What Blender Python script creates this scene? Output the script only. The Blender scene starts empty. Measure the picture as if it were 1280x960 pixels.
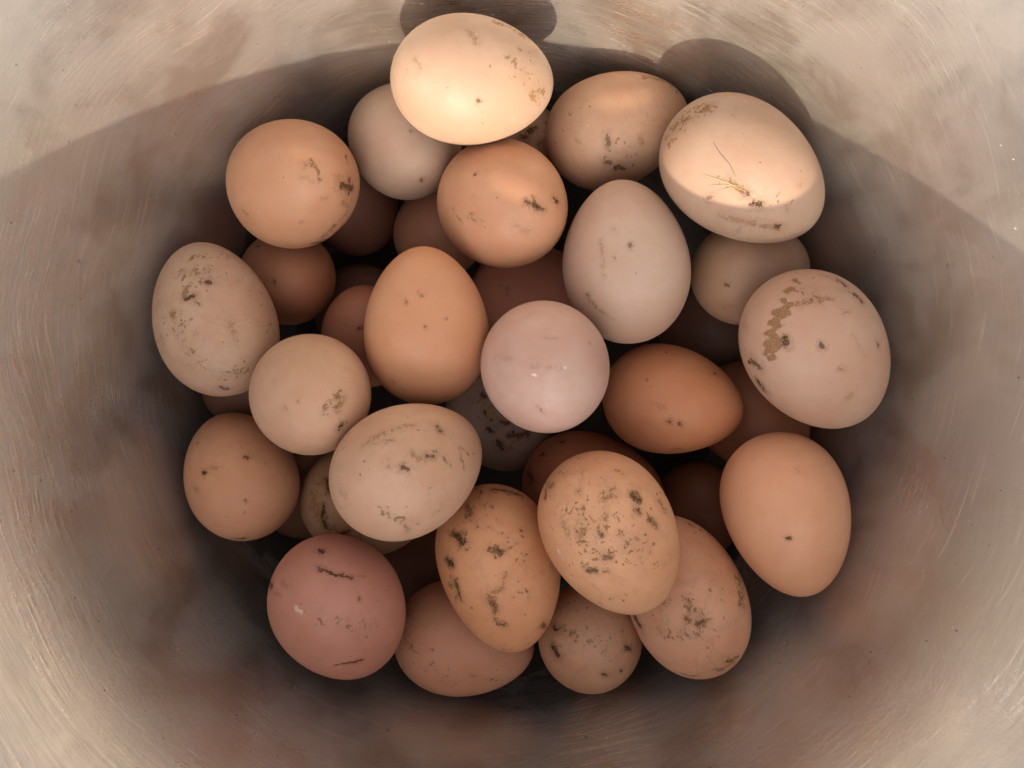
import bpy, bmesh, math
import numpy as np
from mathutils import Vector, Quaternion
R = math.radians
scene = bpy.context.scene
col = scene.collection

# ---------------------------------------------------------------- camera, sky, sun, exposure
cam_d = bpy.data.cameras.new('camera'); cam = bpy.data.objects.new('camera', cam_d); col.objects.link(cam)
cam.location = (0, 0, 0.42); cam.rotation_euler = (0, 0, 0)      # straight down into the pot
cam_d.sensor_width = 36.0; cam_d.lens = 36.0*1180/1280
cam_d.clip_start = 0.01; cam_d.clip_end = 200
scene.camera = cam

SUN_EL, SUN_AZ = 29.0, 184.0            # the sun stands towards -Y
world = bpy.data.worlds.new('World'); scene.world = world; world.use_nodes = True
wn = world.node_tree.nodes; wl = world.node_tree.links
sky = wn.new('ShaderNodeTexSky'); sky.sky_type = 'NISHITA'; sky.sun_disc = False
sky.sun_elevation = R(SUN_EL); sky.sun_rotation = R(SUN_AZ)
sky.air_density = 1.0; sky.dust_density = 4.0; sky.ozone_density = 1.0
hsv = wn.new('ShaderNodeHueSaturation'); hsv.inputs['Saturation'].default_value = 0.25   # thin white cloud: a pale sky
wl.new(sky.outputs[0], hsv.inputs['Color']); wl.new(hsv.outputs[0], wn['Background'].inputs[0])
wn['Background'].inputs[1].default_value = 0.15
sun_d = bpy.data.lights.new('sun', 'SUN'); sun = bpy.data.objects.new('sun', sun_d); col.objects.link(sun)
sun_d.energy = 2.15; sun_d.angle = R(0.35); sun_d.color = (1.0, 0.87, 0.70)
sun.rotation_euler = (R(90-SUN_EL), 0, -R(SUN_AZ-180)); sun.location = (0, -1, 1)

vs = scene.view_settings
vs.view_transform = 'Standard'; vs.look = 'None'; vs.exposure = 1.38; vs.gamma = 1.0
scene.cycles.max_bounces = 12; scene.cycles.diffuse_bounces = 6; scene.cycles.glossy_bounces = 8
scene.cycles.sample_clamp_indirect = 6.0
scene.cycles.use_denoising = True

# ---------------------------------------------------------------- node helpers
class NT:
    def __init__(s, mat):
        mat.use_nodes = True; s.t = mat.node_tree; s.n = s.t.nodes; s.l = s.t.links
        s.bsdf = s.n['Principled BSDF']
    def put(s, sock, v):
        if hasattr(v, 'links'): s.l.new(v, sock)
        elif v is not None:
            if isinstance(v, (tuple, list)) and len(v) == 3 and sock.type == 'RGBA': v = (*v, 1)
            sock.default_value = v
    def math(s, op, a, b=None, clamp=False):
        m = s.n.new('ShaderNodeMath'); m.operation = op; m.use_clamp = clamp
        s.put(m.inputs[0], a); s.put(m.inputs[1], b); return m.outputs[0]
    def vmath(s, op, a, b):
        m = s.n.new('ShaderNodeVectorMath'); m.operation = op
        s.put(m.inputs[0], a); s.put(m.inputs[1], b); return m.outputs[0]
    def noise(s, vec, scale, detail=2, rough=0.5, dist=0.0):
        m = s.n.new('ShaderNodeTexNoise'); s.put(m.inputs['Vector'], vec)
        m.inputs['Scale'].default_value = scale; m.inputs['Detail'].default_value = detail
        m.inputs['Roughness'].default_value = rough; m.inputs['Distortion'].default_value = dist
        return m.outputs[0]
    def voro(s, vec, scale, feature='F1', out='Distance', rnd=1.0):
        m = s.n.new('ShaderNodeTexVoronoi'); m.feature = feature; s.put(m.inputs['Vector'], vec)
        m.inputs['Scale'].default_value = scale; m.inputs['Randomness'].default_value = rnd
        return m.outputs[out]
    def ramp(s, v, a, b, lo=0.0, hi=1.0, smooth=True):
        m = s.n.new('ShaderNodeMapRange'); m.interpolation_type = 'SMOOTHSTEP' if smooth else 'LINEAR'
        s.put(m.inputs['Value'], v); s.put(m.inputs['From Min'], a); s.put(m.inputs['From Max'], b)
        s.put(m.inputs['To Min'], lo); s.put(m.inputs['To Max'], hi); return m.outputs[0]
    def mix(s, f, a, b, mode='MIX'):
        m = s.n.new('ShaderNodeMix'); m.data_type = 'RGBA'; m.blend_type = mode
        s.put(m.inputs[0], f); s.put(m.inputs[6], a); s.put(m.inputs[7], b); return m.outputs[2]
    def comb(s, x, y, z):
        m = s.n.new('ShaderNodeCombineXYZ'); s.put(m.inputs[0], x); s.put(m.inputs[1], y); s.put(m.inputs[2], z); return m.outputs[0]
    def bump(s, h, strength, dist, normal=None):
        m = s.n.new('ShaderNodeBump'); m.inputs['Strength'].default_value = strength
        m.inputs['Distance'].default_value = dist; s.put(m.inputs['Height'], h)
        if normal is not None: s.l.new(normal, m.inputs['Normal'])
        return m.outputs[0]
    def coord(s, which='Object'):
        return s.n.new('ShaderNodeTexCoord').outputs[which]

def add_mesh(name, verts, faces, mat=None, parent=None, smooth=True):
    me = bpy.data.meshes.new(name); me.from_pydata([tuple(v) for v in verts], [], faces)
    if smooth: me.polygons.foreach_set('use_smooth', np.ones(len(me.polygons), bool))
    if mat: me.materials.append(mat)
    me.update(); o = bpy.data.objects.new(name, me); col.objects.link(o); o.parent = parent
    return o

# ---------------------------------------------------------------- brushed steel
POT_C = (-0.003, 0.0)
BASE_R, SLOPE, RIM_Z = 0.1062, 0.24, 0.274
def wall_r(z):                                # steep near the base, flaring out towards the rim
    return 0.103+0.2*z+z*z if z > 0.08 else 0.1254-SLOPE*(0.08-z)
# single scratches (0) and burnt specks (1) on the wall: kind, from, to (m), half width (mm), strength
SCRATCHES = [(0, -0.06628, -0.00826, 0.278, -0.06056, -0.00712, 0.278, 0.3, 0.8), (0, 0.07508, -0.03674, 0.278, 0.06427, -0.06038, 0.278, 0.22, 0.55), (0, 0.07152, -0.03292, 0.278, 0.06338, -0.05339, 0.278, 0.18, 0.5), (0, -0.05827, -0.04614, 0.278, -0.04886, -0.05403, 0.278, 0.22, 0.5), (0, -0.07759, 0.00992, 0.278, -0.07225, 0.01373, 0.278, 0.25, 0.45), (0, 0.06732, -0.02949, 0.278, 0.06122, -0.04068, 0.278, 0.16, 0.4), (0, 0.05003, -0.04449, 0.278, 0.03923, -0.0572, 0.278, 0.18, 0.45), (0, -0.05929, -0.02542, 0.278, -0.0631, -0.01398, 0.278, 0.16, 0.4), (0, 0.06249, 0.00763, 0.278, 0.06427, 0.00508, 0.278, 0.3, 0.4), (0, 0.06783, 0.02288, 0.278, 0.07037, 0.01716, 0.278, 0.2, 0.35), (0, -0.07073, -0.02797, 0.278, -0.06437, -0.03941, 0.278, 0.2, 0.4), (0, 0.03351, -0.05085, 0.278, 0.04368, -0.04068, 0.278, 0.16, 0.4), (0, 0.07164, 0.05339, 0.278, 0.078, 0.04449, 0.278, 0.16, 0.35), (0, -0.04022, 0.05339, 0.278, -0.02497, 0.0572, 0.278, 0.2, 0.35), (1, -0.0617, 0.04309, 0.278, -0.06132, 0.0436, 0.278, 0.45, 0.8), (1, -0.05624, -0.04271, 0.278, -0.05611, -0.04271, 0.278, 0.65, 0.95), (1, -0.05331, -0.05186, 0.278, -0.05306, -0.05199, 0.278, 0.5, 0.9), (1, 0.04762, -0.03915, 0.278, 0.04838, -0.03928, 0.278, 0.5, 0.8), (1, -0.07047, -0.01119, 0.278, -0.07035, -0.01119, 0.278, 0.45, 0.7), (1, 0.07037, -0.0286, 0.278, 0.0705, -0.02873, 0.278, 0.6, 0.9), (1, 0.08258, -0.0572, 0.278, 0.0827, -0.05733, 0.278, 0.6, 0.8), (1, 0.06453, -0.02949, 0.278, 0.06465, -0.02949, 0.278, 0.4, 0.8), (1, 0.06681, -0.03394, 0.278, 0.06707, -0.03407, 0.278, 0.4, 0.8), (1, 0.06948, 0.05504, 0.278, 0.06986, 0.05492, 0.278, 0.5, 0.9), (1, -0.05827, 0.03356, 0.278, -0.05802, 0.03331, 0.278, 0.5, 0.6), (1, -0.06412, 0.02288, 0.278, -0.06399, 0.02275, 0.278, 0.4, 0.6), (0, -0.07658, 0.05403, 0.278, -0.07619, 0.05339, 0.278, 0.9, 0.8), (0, -0.07251, 0.03877, 0.278, -0.07225, 0.03852, 0.278, 0.8, 0.8), (0, -0.06755, 0.05377, 0.278, -0.06742, 0.05339, 0.278, 0.9, 0.7), (0, -0.06971, 0.04856, 0.278, -0.0692, 0.04818, 0.278, 0.8, 0.8), (0, -0.05153, 0.03775, 0.278, -0.05141, 0.03763, 0.278, 0.7, 0.7), (0, -0.06933, 0.03038, 0.278, -0.06908, 0.03025, 0.278, 0.6, 0.6), (0, -0.07797, 0.04042, 0.278, -0.07785, 0.03992, 0.278, 0.8, 0.8), (0, -0.06081, -0.00419, 0.278, -0.06056, -0.00432, 0.278, 0.7, 0.7), (0, -0.06666, 0.00966, 0.278, -0.06653, 0.00953, 0.278, 0.5, 0.7), (0, 0.07686, 0.05059, 0.278, 0.07711, 0.05034, 0.278, 0.6, 0.8), (0, 0.07914, 0.04513, 0.278, 0.07927, 0.04475, 0.278, 0.5, 0.8)]
def steel_material():
    mat = bpy.data.materials.new('brushed_steel'); N = NT(mat)
    P = N.coord('Object')
    sep = N.n.new('ShaderNodeSeparateXYZ'); N.l.new(P, sep.inputs[0]); x, y, z = sep.outputs
    r = N.math('SQRT', N.math('ADD', N.math('MULTIPLY', x, x), N.math('MULTIPLY', y, y)))
    r = N.math('MAXIMUM', r, 0.004)
    cx, cy = N.math('DIVIDE', x, r), N.math('DIVIDE', y, r)
    # the brushing climbs and falls a little round the wall
    tilt = N.math('MULTIPLY', N.math('SUBTRACT', N.noise(P, 7.0, 2), 0.5), 0.055)
    h = N.math('ADD', N.math('ADD', z, N.math('MULTIPLY', r, 0.9)), tilt)
    v1 = N.comb(N.math('MULTIPLY', cx, 6.5), N.math('MULTIPLY', cy, 6.5), N.math('MULTIPLY', h, 520.0))
    v2 = N.comb(N.math('MULTIPLY', cx, 5.0), N.math('MULTIPLY', cy, 5.0),
                N.math('MULTIPLY', N.math('ADD', h, N.math('MULTIPLY', cx, 0.012)), 1150.0))
    v3 = N.comb(N.math('MULTIPLY', cx, 3.5), N.math('MULTIPLY', cy, 3.5),
                N.math('MULTIPLY', N.math('ADD', h, N.math('MULTIPLY', cy, -0.03)), 800.0))
    s1 = N.noise(v1, 1.0, 3, 0.6); s2 = N.noise(v2, 1.0, 2, 0.6); s3 = N.noise(v3, 1.0, 2, 0.6)
    grain = N.noise(P, 900.0, 3, 0.7)
    patch = N.noise(P, 16.0, 4, 0.62, 0.6); patch2 = N.noise(P, 38.0, 4, 0.6, 0.4)
    amount = N.ramp(N.noise(P, 11.0, 3, 0.6, 0.8), 0.40, 0.62, 0.15, 1.0)
    streak = N.math('ADD', N.math('MULTIPLY', N.math('SUBTRACT', s1, 0.5), 0.55),
                    N.math('ADD', N.math('MULTIPLY', N.math('SUBTRACT', s2, 0.5), 0.5), N.math('MULTIPLY', N.math('SUBTRACT', s3, 0.5), 0.45)))
    streak = N.math('MULTIPLY', streak, amount)
    # long single scratches
    scr = N.math('MULTIPLY', N.ramp(s3, 0.62, 0.70), N.ramp(N.noise(P, 24.0, 2), 0.50, 0.62))
    scr2 = N.math('MULTIPLY', N.ramp(s2, 0.62, 0.71), N.ramp(N.noise(P, 31.0, 2), 0.48, 0.60))
    scratch = N.math('MAXIMUM', scr, N.math('MULTIPLY', scr2, 0.8))
    base = N.mix(N.ramp(patch, 0.35, 0.68), (0.56, 0.505, 0.445), (0.69, 0.625, 0.555))
    base = N.mix(N.ramp(patch2, 0.45, 0.68, 0.0, 0.25), base, (0.45, 0.375, 0.32))
    hue = N.noise(N.vmath('ADD', P, (1.3, 0.2, 0.7)), 13.0, 3, 0.6, 0.5)
    base = N.mix(N.ramp(hue, 0.38, 0.50, 0.30, 0.0), base, (0.56, 0.53, 0.42))
    base = N.mix(N.ramp(hue, 0.50, 0.64, 0.0, 0.22), base, (0.60, 0.49, 0.45))
    hatch = N.noise(N.comb(N.math('MULTIPLY', N.math('ADD', x, y), 150.0), N.math('MULTIPLY', N.math('SUBTRACT', x, y), 700.0), N.math('MULTIPLY', z, 300.0)), 1.0, 3, 0.65)
    base = N.mix(N.ramp(hatch, 0.45, 0.70, 0.0, 0.15), base, (0.62, 0.55, 0.48))
    base = N.mix(N.ramp(streak, -0.12, 0.16), N.mix(0.66, (0.22, 0.185, 0.155), base), base)
    base = N.mix(N.math('MULTIPLY', scratch, 0.5), base, (0.80, 0.74, 0.66))
    wb = N.math('MULTIPLY', N.math('SUBTRACT', N.noise(P, 1200.0, 2), 0.5), 2.0)
    for (kind, x0, y0, z0, x1, y1, z1, wd, st) in SCRATCHES:
        A = Vector((x0, y0, z0)); D = Vector((x1, y1, z1))-A
        pa = N.vmath('SUBTRACT', P, tuple(A))
        dp = N.n.new('ShaderNodeVectorMath'); dp.operation = 'DOT_PRODUCT'; N.l.new(pa, dp.inputs[0]); dp.inputs[1].default_value = tuple(D/D.length_squared)
        sc = N.n.new('ShaderNodeVectorMath'); sc.operation = 'SCALE'; sc.inputs[0].default_value = tuple(D); N.l.new(N.math('MULTIPLY', dp.outputs['Value'], 1.0, clamp=True), sc.inputs['Scale'])
        ln = N.n.new('ShaderNodeVectorMath'); ln.operation = 'LENGTH'; N.l.new(N.vmath('SUBTRACT', pa, sc.outputs[0]), ln.inputs[0])
        mk = N.ramp(N.math('ADD', N.math('MULTIPLY', ln.outputs['Value'], 1000.0/wd), wb), 1.2, 0.5, 0.0, st)
        base = N.mix(mk, base, (0.80, 0.72, 0.63) if kind == 0 else (0.04, 0.025, 0.02))
    # dried water spots, grit and dark flecks
    w = N.vmath('ADD', P, N.vmath('MULTIPLY', N.n.new('ShaderNodeTexCoord').outputs['Object'], (0, 0, 0)))
    def flecks(off, scale, lo, rad):
        q = N.vmath('ADD', w, off)
        wq = N.n.new('ShaderNodeTexNoise'); N.l.new(q, wq.inputs['Vector']); wq.inputs['Scale'].default_value = scale*2.5
        q = N.vmath('ADD', q, N.vmath('MULTIPLY', wq.outputs['Color'], (0.35/scale,)*3))
        cr_ = N.n.new('ShaderNodeSeparateColor'); N.l.new(N.voro(q, scale, out='Color'), cr_.inputs[0])
        return N.math('LESS_THAN', N.voro(q, scale), N.ramp(cr_.outputs[0], lo, 1.0, 0.0, rad, smooth=False))
    clus = N.ramp(N.noise(P, 13.0, 2), 0.52, 0.66)
    dots = N.math('MAXIMUM', N.math('MULTIPLY', flecks((0, 0, 0), 330.0, 0.90, 0.15), clus), flecks((1, 2, 3), 190.0, 0.985, 0.13))
    dots = N.math('MAXIMUM', dots, N.math('MULTIPLY', flecks((4, 2, 3), 700.0, 0.88, 0.20), clus))
    dark = N.math('MAXIMUM', flecks((3.1, 1.7, 0.4), 200.0, 0.965, 0.18), flecks((5.1, 1.7, 0.4), 500.0, 0.93, 0.22))
    base = N.mix(N.math('MULTIPLY', dots, 0.8), base, (0.72, 0.62, 0.55))
    base = N.mix(N.math('MULTIPLY', dark, 0.8), base, (0.07, 0.05, 0.04))
    gap_shade = N.ramp(N.math('ADD', z, N.math('MULTIPLY', N.math('SUBTRACT', N.noise(P, 55.0, 4, 0.65), 0.5), 0.05)), 0.060, 0.048)  # blotchy darkening of the low wall, paints in shade below the eggs
    base = N.mix(N.math('MULTIPLY', gap_shade, 0.85), base, (0.045, 0.027, 0.018))
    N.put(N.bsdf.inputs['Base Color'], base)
    met = N.math('MULTIPLY', N.math('SUBTRACT', 1.0, N.math('MAXIMUM', N.math('MAXIMUM', dots, dark), N.math('MULTIPLY', gap_shade, 0.85))), N.ramp(patch2, 0.35, 0.65, 0.91, 0.75))
    N.put(N.bsdf.inputs['Metallic'], met)
    rough = N.math('ADD', N.ramp(patch, 0.3, 0.7, 0.41, 0.31), N.math('MULTIPLY', streak, -0.9))
    rough = N.math('ADD', rough, N.math('MULTIPLY', gap_shade, 0.35))
    rough = N.math('ADD', rough, N.math('MULTIPLY', N.math('SUBTRACT', grain, 0.5), 0.10))
    N.put(N.bsdf.inputs['Roughness'], rough)
    N.bsdf.inputs['Anisotropic'].default_value = 0.3
    tg = N.n.new('ShaderNodeTangent'); tg.direction_type = 'RADIAL'; tg.axis = 'Z'
    N.l.new(tg.outputs[0], N.bsdf.inputs['Tangent'])
    hgt = N.math('ADD', streak, N.math('ADD', N.math('MULTIPLY', grain, 0.35), N.math('MULTIPLY', hatch, 0.3)))
    hgt = N.math('ADD', hgt, N.math('MULTIPLY', dots, 0.6))
    nb = N.bump(hgt, 0.6, 0.00018)
    nb = N.bump(patch2, 0.08, 0.0010, nb)
    N.l.new(nb, N.bsdf.inputs['Normal'])
    return mat
steel = steel_material()

# ---------------------------------------------------------------- ground under the pot
def ground_material():
    mat = bpy.data.materials.new('packed_earth'); N = NT(mat); P = N.coord('Object')
    a = N.noise(P, 2.2, 6, 0.6); b = N.noise(P, 60.0, 5, 0.7)
    c = N.mix(a, (0.16, 0.12, 0.085), (0.27, 0.21, 0.15)); c = N.mix(N.ramp(b, 0.4, 0.7, 0, 0.5), c, (0.12, 0.09, 0.065))
    N.put(N.bsdf.inputs['Base Color'], c); N.bsdf.inputs['Roughness'].default_value = 0.95
    N.l.new(N.bump(b, 0.6, 0.01), N.bsdf.inputs['Normal']); return mat
n = 40; g = np.linspace(-60, 60, n)
gv = [(x, y, -0.012) for y in g for x in g]
gf = [(j*n+i, j*n+i+1, (j+1)*n+i+1, (j+1)*n+i) for j in range(n-1) for i in range(n-1)]
ground = add_mesh('ground', gv, gf, ground_material()); ground['kind'] = 'structure'

# ---------------------------------------------------------------- the pot
pot = bpy.data.objects.new('steel_pot', None); col.objects.link(pot)
pot.location = (POT_C[0], POT_C[1], -0.008)
pot['label'] = 'large brushed steel pot with scratched sloping wall, holding all the eggs'
pot['category'] = 'pot'
def inner_profile():
    pr = []
    cr = 0.014                                   # rounded corner between base and wall
    for a in np.linspace(0, 1, 12):
        an = a*R(90-math.degrees(math.atan(SLOPE)))
        pr.append((BASE_R - cr + cr*math.sin(an) + 0.004, cr - cr*math.cos(an)))
    z0 = pr[-1][1]
    for z in np.linspace(z0+0.004, RIM_Z, 90): pr.append((wall_r(z), z))
    return pr
def dents(th, z):
    d = 0.0
    for (a, zz, wa, wz, amp) in DENTS:
        da = (th-a+math.pi) % (2*math.pi)-math.pi
        d += 0.6*amp*math.exp(-(da/wa)**2-((z-zz)/wz)**2)
    return d
DENTS = [(R(150), 0.15, 0.35, 0.05, 0.0012), (R(215), 0.13, 0.30, 0.05, -0.0012), (R(300), 0.13, 0.35, 0.04, 0.0012),
         (R(15), 0.14, 0.3, 0.05, -0.001), (R(60), 0.14, 0.25, 0.05, 0.0008), (R(250), 0.19, 0.4, 0.05, 0.001)]
def lathe(name, prof, mat, parent, seg=256, off=0.0):
    V = []; F = []
    for (r, z) in prof:
        for k in range(seg):
            th = 2*math.pi*k/seg
            rr = r+off+(dents(th, z) if r > 0.09 else 0)
            V.append((rr*math.cos(th), rr*math.sin(th), z))
    m = len(prof)
    for i in range(m-1):
        for k in range(seg):
            F.append((i*seg+k, i*seg+(k+1) % seg, (i+1)*seg+(k+1) % seg, (i+1)*seg+k))
    return V, F
ip = [(r, z+0.008) for r, z in inner_profile()]
t = 0.0012
op = [(r+t, z) for r, z in ip]
wall_prof = ip + [(ip[-1][0]+t, ip[-1][1])] + op[::-1][1:]
V, F = lathe('wall', wall_prof, steel, pot)
V2 = [(x, y, -(-z)) for x, y, z in V]
F = [f[::-1] for f in F]
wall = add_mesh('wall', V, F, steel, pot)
# base plate: a shallow disc that closes the wall
rb = ip[0][0]+0.0006
bp = [(0.0008, 0.0072), (rb*0.5, 0.0072), (rb, 0.0078), (rb, 0.0050), (rb*0.97, 0.0), (0.0008, 0.0)]
V, F = lathe('base', bp, steel, pot, 128); F = [f[::-1] for f in F]
k = len(V); V += [(0, 0, 0.0072), (0, 0, 0.0)]
F += [(i, (i+1) % 128, k) for i in range(128)] + [((i+1) % 128+5*128, i+5*128, k+1) for i in range(128)]
base_shade = bpy.data.materials.new('shade_painted_steel'); SN = NT(base_shade); sp_ = SN.coord('Object')  # base coloured near black to stand in for shade between the eggs
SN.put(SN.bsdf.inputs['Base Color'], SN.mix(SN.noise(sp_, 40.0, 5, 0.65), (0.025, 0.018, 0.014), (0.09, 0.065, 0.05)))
SN.bsdf.inputs['Specular IOR Level'].default_value = 0.15; SN.bsdf.inputs['Roughness'].default_value = 0.8
base = add_mesh('base', V, F, base_shade, pot)
# rolled rim bead
rr0, rz0, rr = ip[-1][0]+0.0022, ip[-1][1]+0.0005, 0.0024
V = []; F = []; ns = 256; nt = 14
for i in range(ns):
    th = 2*math.pi*i/ns; dd = dents(th, rz0)
    for j in range(nt):
        a = 2*math.pi*j/nt; q = rr0+dd+rr*math.cos(a)
        V.append((q*math.cos(th), q*math.sin(th), rz0+rr*math.sin(a)))
for i in range(ns):
    for j in range(nt):
        F.append((i*nt+j, ((i+1) % ns)*nt+j, ((i+1) % ns)*nt+(j+1) % nt, i*nt+(j+1) % nt))
rim = add_mesh('rolled_rim', V, F, steel, pot)

# ---------------------------------------------------------------- eggs
def shell_material(name, c1, mott, seed, speck, grime, gloss, marks):
    """c1 shell colour, mott mottling strength, speck amount of fine specks, grime amount of thin dirt film"""
    mat = bpy.data.materials.new(name); N = NT(mat)
    P = N.vmath('ADD', N.coord('Object'), (seed*1.37, seed*0.71, -seed*0.93))
    att = N.n.new('ShaderNodeAttribute'); att.attribute_name = 'dirt'
    sp = N.n.new('ShaderNodeSeparateColor'); N.l.new(att.outputs['Color'], sp.inputs[0])
    dens, darkd, pale = sp.outputs
    big = N.noise(P, 42.0, 3, 0.55); mid = N.noise(P, 160.0, 4, 0.6); fine = N.noise(P, 760.0, 4, 0.72); vf = N.noise(P, 2300.0, 3, 0.7)
    lo = tuple(v*q for v, q in zip(c1, (0.90, 0.82, 0.76))); hi = tuple(min(0.9, v*q) for v, q in zip(c1, (1.05, 1.10, 1.13)))
    c = N.mix(N.ramp(big, 0.3, 0.7), lo, hi)
    c = N.mix(mott, c1, c)
    c = N.mix(N.ramp(mid, 0.42, 0.70, 0, 0.26*mott+0.08), c, lo)
    # pale pores and tiny brown specks
    pv = N.voro(P, 520.0); pores = N.math('LESS_THAN', pv, N.ramp(N.noise(P, 300.0, 1), 0.55, 0.9, 0.0, 0.22))
    c = N.mix(N.math('MULTIPLY', pores, 0.35), c, (0.80, 0.66, 0.54))
    c = N.mix(N.ramp(vf, 0.50, 0.72, 0, 0.22), c, lo)
    sv = N.voro(N.vmath('ADD', P, (0.3, 0.9, 0.1)), 340.0)
    gate = N.ramp(N.noise(P, 75.0, 3, 0.6), 0.66-0.26*speck, 0.82-0.20*speck)
    specks = N.math('LESS_THAN', N.math('ADD', sv, N.math('MULTIPLY', N.math('SUBTRACT', vf, 0.5), 0.25)),
                    N.math('MULTIPLY', N.ramp(fine, 0.40, 0.68, 0.0, 0.36), gate))
    c = N.mix(N.math('MULTIPLY', specks, 0.75), c, (0.16, 0.085, 0.045))
    # thin film of dirt rubbed into the shell
    film = N.math('MULTIPLY', N.ramp(N.noise(P, 95.0, 5, 0.72, 1.2), 0.48, 0.66), N.ramp(fine, 0.35, 0.7, 0.2, 1.0))
    c = N.mix(N.math('MULTIPLY', film, grime), c, (0.25, 0.155, 0.085))
    soft = N.math('MULTIPLY', N.ramp(dens, 0.0, 0.8), N.ramp(mid, 0.3, 0.7, 0.25, 0.7))
    c = N.mix(N.math('MULTIPLY', soft, 0.50), c, (0.25, 0.155, 0.085))
    # caked patches: the painted density breaks up into crumbs
    crumb = N.math('ADD', N.math('MULTIPLY', fine, 0.62), N.math('MULTIPLY', N.noise(P, 330.0, 3, 0.6), 0.38))
    crumb = N.math('ADD', N.math('MULTIPLY', N.math('SUBTRACT', crumb, 0.5), 2.2), 0.5)
    m = N.ramp(N.math('ADD', crumb, N.math('MULTIPLY', dens, 0.46)), 0.77, 0.87)
    m = N.math('MULTIPLY', m, N.ramp(dens, 0.02, 0.12))
    dirtc = N.mix(N.ramp(vf, 0.35, 0.65), (0.14, 0.062, 0.024), (0.33, 0.175, 0.080))
    c = N.mix(N.math('MULTIPLY', m, 0.78), c, dirtc)
    md = N.ramp(N.math('ADD', crumb, N.math('MULTIPLY', darkd, 0.5)), 0.80, 0.90)
    md = N.math('MULTIPLY', md, N.ramp(darkd, 0.02, 0.12))
    c = N.mix(N.math('MULTIPLY', md, 0.9), c, (0.045, 0.022, 0.010))
    mp = N.ramp(N.math('ADD', crumb, N.math('MULTIPLY', pale, 0.5)), 0.76, 0.82)
    mp = N.math('MULTIPLY', mp, N.ramp(pale, 0.02, 0.12))
    c = N.mix(N.math('MULTIPLY', mp, 0.7), c, (0.72, 0.64, 0.52))
    # crisp little marks: flecks, scratches and crumbs at fixed places on this shell
    if marks:
        nz = N.n.new('ShaderNodeTexNoise'); N.l.new(P, nz.inputs['Vector']); nz.inputs['Scale'].default_value = 420.0; nz.inputs['Detail'].default_value = 3.0
        wv = N.n.new('ShaderNodeVectorMath'); wv.operation = 'MULTIPLY_ADD'; N.l.new(nz.outputs['Color'], wv.inputs[0]); wv.inputs[1].default_value = (0.0022,)*3; wv.inputs[2].default_value = (-0.0011,)*3
        L0 = N.vmath('ADD', N.coord('Object'), wv.outputs[0]); wob = N.math('MULTIPLY', N.math('SUBTRACT', N.math('ADD', N.math('MULTIPLY', fine, 0.55), N.math('MULTIPLY', vf, 0.45)), 0.5), 5.0)
        acc = [None, None, None]
        for (ch, x0, y0, z0, x1, y1, z1, rad, st) in marks:
            A = Vector((x0, y0, z0))*0.001; D = Vector((x1, y1, z1))*0.001-A
            pa = N.vmath('SUBTRACT', L0, tuple(A))
            if D.length > 1e-4:
                dp = N.n.new('ShaderNodeVectorMath'); dp.operation = 'DOT_PRODUCT'; N.l.new(pa, dp.inputs[0]); dp.inputs[1].default_value = tuple(D/D.length_squared)
                hh = N.math('MULTIPLY', dp.outputs['Value'], 1.0, clamp=True)
                sc = N.n.new('ShaderNodeVectorMath'); sc.operation = 'SCALE'; sc.inputs[0].default_value = tuple(D); N.l.new(hh, sc.inputs['Scale'])
                pa = N.vmath('SUBTRACT', pa, sc.outputs[0])
            ln = N.n.new('ShaderNodeVectorMath'); ln.operation = 'LENGTH'; N.l.new(pa, ln.inputs[0])
            f = N.math('ADD', N.math('MULTIPLY', ln.outputs['Value'], 1000.0/rad), wob)
            mk = N.math('MAXIMUM', N.ramp(f, 0.95, 0.45, 0.0, min(1.0, st)), N.math('MULTIPLY', N.ramp(N.math('ADD', f, wob), 2.6, 0.4, 0.0, (0.0 if ch == 2 else 0.3)*min(1.0, st)), 1.0))
            if ch == 0 or (ch == 1 and rad > 1.15): mk = N.math('MULTIPLY', mk, N.ramp(crumb, *((0.33, 0.60, 0.12, 1.0) if ch == 0 else (0.20, 0.42, 0.35, 1.0))))
            acc[ch] = mk if acc[ch] is None else N.math('MAXIMUM', acc[ch], mk)
        tot = None
        for ch, cc in ((0, dirtc), (2, (0.70, 0.62, 0.50)), (1, (0.055, 0.026, 0.011))):
            if acc[ch] is not None:
                c = N.mix(N.math('MULTIPLY', acc[ch], 0.80 if ch == 0 else 0.92), c, cc)
                tot = acc[ch] if tot is None else N.math('MAXIMUM', tot, acc[ch])
        mp = N.math('MAXIMUM', mp, tot)
    N.put(N.bsdf.inputs['Base Color'], c)
    ro = N.math('ADD', N.ramp(mid, 0.3, 0.7, gloss+0.02, gloss+0.12), N.math('MULTIPLY', N.math('MAXIMUM', m, md), 0.35))
    N.put(N.bsdf.inputs['Roughness'], ro)
    N.put(N.bsdf.inputs['Specular IOR Level'], N.math('MULTIPLY', N.math('SUBTRACT', 1.0, N.math('MAXIMUM', N.math('MAXIMUM', m, md), mp)), 0.32))
    N.bsdf.inputs['Subsurface Weight'].default_value = 0.22
    N.bsdf.inputs['Subsurface Radius'].default_value = (1.0, 0.42, 0.20)
    N.bsdf.inputs['Subsurface Scale'].default_value = 0.0035
    hg = N.math('ADD', N.math('MULTIPLY', vf, 0.5), N.math('MULTIPLY', fine, 0.5))
    hg = N.math('SUBTRACT', hg, N.math('MULTIPLY', pores, 0.3))
    hg = N.math('ADD', hg, N.math('MULTIPLY', N.math('MAXIMUM', N.math('MAXIMUM', m, md), mp), 2.2))
    nb = N.bump(hg, 0.42, 0.00026)
    nb = N.bump(mid, 0.10, 0.0012, nb)
    N.l.new(nb, N.bsdf.inputs['Normal'])
    return mat

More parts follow.
